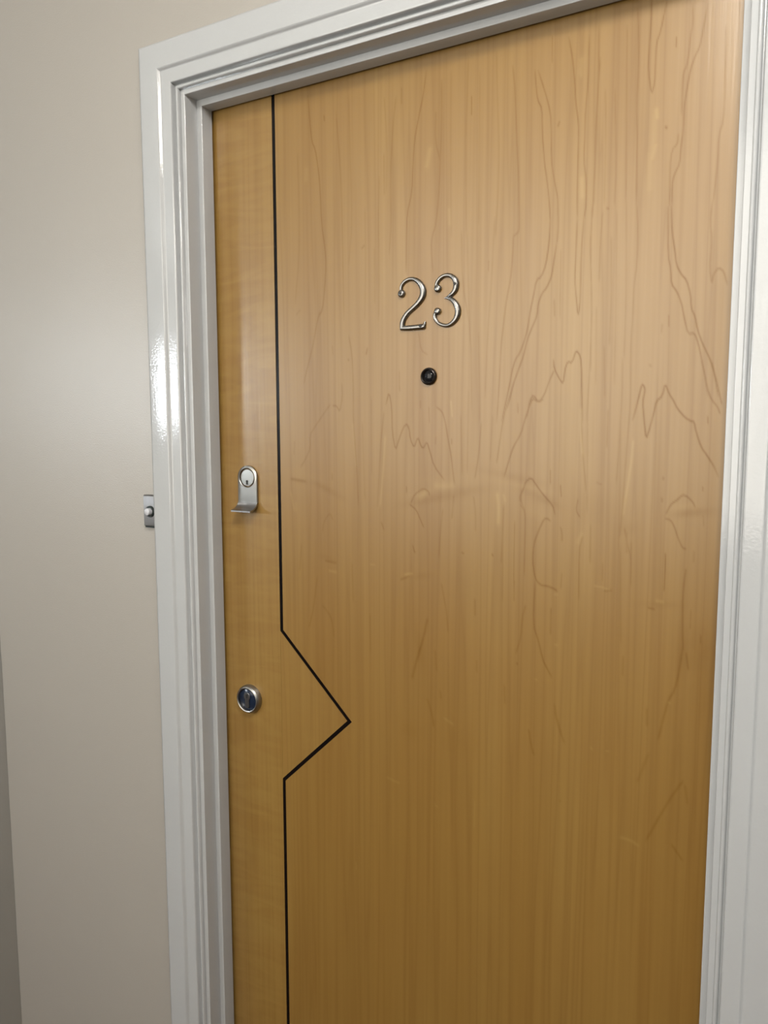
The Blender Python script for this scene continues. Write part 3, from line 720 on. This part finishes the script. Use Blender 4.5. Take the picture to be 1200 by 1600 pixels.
# ------------------------------------------------------------------ house numerals
def ribbon(px_pts, s=7.62, ox=600.0, oy=410.0, h=0.0052, Y=None, sub=4):
    """half-round stroke from centre points (crop px) with stroke width; laid on the door face"""
    P = np.array(px_pts, float)
    # catmull-rom
    Q = []
    for i in range(len(P) - 1):
        p0 = P[max(i - 1, 0)]; p1 = P[i]; p2 = P[i + 1]; p3 = P[min(i + 2, len(P) - 1)]
        for k in range(sub):
            t = k / sub
            Q.append(0.5 * ((2 * p1) + (-p0 + p2) * t + (2 * p0 - 5 * p1 + 4 * p2 - p3) * t * t + (-p0 + 3 * p1 - 3 * p2 + p3) * t ** 3))
    Q.append(P[-1]); Q = np.array(Q)
    rings = []
    yy = Y_DOOR - 0.003
    for i, q in enumerate(Q):
        d = Q[min(i + 1, len(Q) - 1)][:2] - Q[max(i - 1, 0)][:2]
        d /= np.linalg.norm(d) + 1e-9; n = np.array([-d[1], d[0]])
        hw = (q[2] * 0.98 + 6) / 2; e0 = q[:2] + n * hw; e1 = q[:2] - n * hw
        A = onY(ox + e0[0] / s, oy + e0[1] / s, yy); B = onY(ox + e1[0] / s, oy + e1[1] / s, yy)
        W = np.linalg.norm(A - B); hh = min(h, 0.55 * W + 0.001)
        ring = [(A[0], Y_DOOR, A[2])]
        for f, g in ((0.0, 0.30), (0.08, 0.62), (0.24, 0.93), (0.38, 1.0), (0.62, 1.0), (0.76, 0.93), (0.92, 0.62), (1.0, 0.30)):
            p = A + (B - A) * f
            ring.append((p[0], Y_DOOR - hh * g, p[2]))
        ring.append((B[0], Y_DOOR, B[2]))
        rings.append(ring)
    return loft(rings, True, True)
def crop_pt(cx, cy, Y=None):
    return onY(600 + cx / 7.62, 410 + cy / 7.62, Y_DOOR - 0.003 if Y is None else Y)
def ball(cx, cy, r, h=0.0058):
    p = crop_pt(cx, cy)
    return lathe_y(p[0], p[2], [(r, Y_DOOR), (r, Y_DOOR - h * 0.45), (r * 0.9, Y_DOOR - h * 0.8), (r * 0.6, Y_DOOR - h), (0.0001, Y_DOOR - h * 1.02)], 24)
def screw(cx, cy, r, h):
    p = crop_pt(cx, cy)
    return lathe_y(p[0], p[2], [(r, Y_DOOR - h + 0.001), (r, Y_DOOR - h - 0.0003), (r * 0.5, Y_DOOR - h - 0.0004), (0.0001, Y_DOOR - h - 0.0001)], 16)
two = [(196,330,26),(206,275,34),(245,225,40),(305,197,44),(368,205,50),(425,250,60),(458,320,68),(452,400,68),(408,475,60),(345,540,54),(280,600,54),(235,665,54),(215,720,56),(212,785,48)]
base2 = [(196,782,52),(260,782,58),(330,777,60),(400,770,62),(450,765,66),(478,758,60)]
tail2 = [(466,772,40),(476,735,30),(484,700,12)]
def digit(name, label, parts, balls, screws, base):
    b = crop_pt(*base)
    root = empty(name, (b[0], Y_DOOR, b[2]))
    tag(root, label, 'door number', 'metal numerals on the door')
    geo = merge(*parts)
    mesh_obj('numeral', *geo, M_PEWTER, root, True, 60)
    for cx, cy, r in balls: mesh_obj('finial', *ball(cx, cy, r), M_PEWTER, root, True, 50)
    for cx, cy, r, h in screws: mesh_obj('screw', *screw(cx, cy, r, h), M_HOLE, root, True, 40)
    return root
digit('house_numeral', 'polished metal numeral 2 with a ball tip, screwed to the maple door', [ribbon(two), ribbon(base2), ribbon(tail2)],
      [(206, 372, 0.0058)], [(205, 372, 0.0021, 0.0064), (440, 758, 0.0022, 0.0058)], (340, 800))
three_up = [(618,300,36),(622,255,40),(648,205,42),(695,165,44),(755,150,48),(815,172,54),(850,225,64),(852,290,62),(832,345,54),(795,385,46),(760,408,30),(715,425,8)]
three_dn = [(715,424,8),(765,424,34),(820,455,54),(862,515,64),(874,585,66),(858,655,60),(815,715,50),(755,748,42),(695,745,38),(640,718,36),(605,670,36),(600,620,36),(618,590,36)]
digit('house_numeral', 'polished metal numeral 3 with two ball tips, screwed to the maple door', [ribbon(three_up), ribbon(three_dn)],
      [(638, 312, 0.0056), (635, 582, 0.0052)], [(850, 255, 0.0021, 0.0058)], (740, 770))

# ------------------------------------------------------------------ doorbell push on the wall
b0, b1 = onY(225.2, 800, -0.008), onY(240.6, 800, -0.008)
bt, bb = onY(233, 773.5, -0.008), onY(234, 824.5, -0.008)
BX, BZ = (b0[0] + b1[0]) / 2, (bt[2] + bb[2]) / 2
bw, bh = (b1[0] - b0[0]) / 2, (bt[2] - bb[2]) / 2
bell = empty('doorbell_push', (BX, 0.0, BZ))
tag(bell, 'small brushed metal doorbell plate with white button in black ring beside the door frame', 'doorbell')
body = mesh_obj('back_box', *box(BX - bw, BX + bw, -0.006, 0.0, BZ - bh, BZ + bh), M_BLACKPL, bell)
pl = [(-bh, -0.0062), (-bh + 0.0012, -0.0080), (-bh + 0.002, -0.0082), (0, -0.0082), (bh - 0.003, -0.0082), (bh - 0.0012, -0.0076), (bh, -0.0058)]
ring = [(y, z) for z, y in pl] + [(-0.0045, bh), (-0.0045, -bh + 0.0025)]
ring = [(y, BZ + (z if z > -bh + 0.0026 else z + 0.0026)) for y, z in ring]
mesh_obj('cover_plate', *loft([[(x, y, z) for y, z in ring] for x in (BX - bw - 0.0004, BX + bw + 0.0004)]), M_BELL, bell, True, 40)
pcn = onY(233.6, 799.3, -0.009)
RX, RZ = pcn[0] + 0.0012, pcn[2]
mesh_obj('button_ring', *lathe_y(RX, RZ, [(0.0105, -0.007), (0.0105, -0.0098), (0.0098, -0.0108), (0.0075, -0.0108), (0.0068, -0.0095)], 36), M_BLACKPL, bell, True, 40)
mesh_obj('button', *lathe_y(RX, RZ, [(0.0066, -0.007), (0.0066, -0.0155), (0.0060, -0.0170), (0.0040, -0.0180), (0.0001, -0.0183)], 32), M_WHITEPL, bell, True, 40)

# ------------------------------------------------------------------ ceiling lights
def ceiling_light(x, y, mat, label):
    t = empty('ceiling_light', (x, y, ROOM_H - 0.13))
    tag(t, label, 'ceiling light', 'round opal lights along the ceiling')
    mesh_obj('base', *lathe_z(x, y, [(0.21, ROOM_H), (0.21, ROOM_H - 0.025), (0.205, ROOM_H - 0.03), (0.0001, ROOM_H - 0.03)], 40), M_WHITEPL, t, True, 40)
    mesh_obj('diffuser', *lathe_z(x, y, [(0.20, ROOM_H - 0.031), (0.20, ROOM_H - 0.07), (0.186, ROOM_H - 0.10), (0.13, ROOM_H - 0.122), (0.0001, ROOM_H - 0.13)], 40), mat, t, True, 60)
ceiling_light(0.08, -1.02, LAMP_MAIN, 'round opal ceiling light on the ceiling in front of the maple door')
ceiling_light(1.70, -1.60, LAMP_FILL, 'added fill light shaped as a round ceiling light by the plain end wall')  # no lamp known here; added to brighten the right side
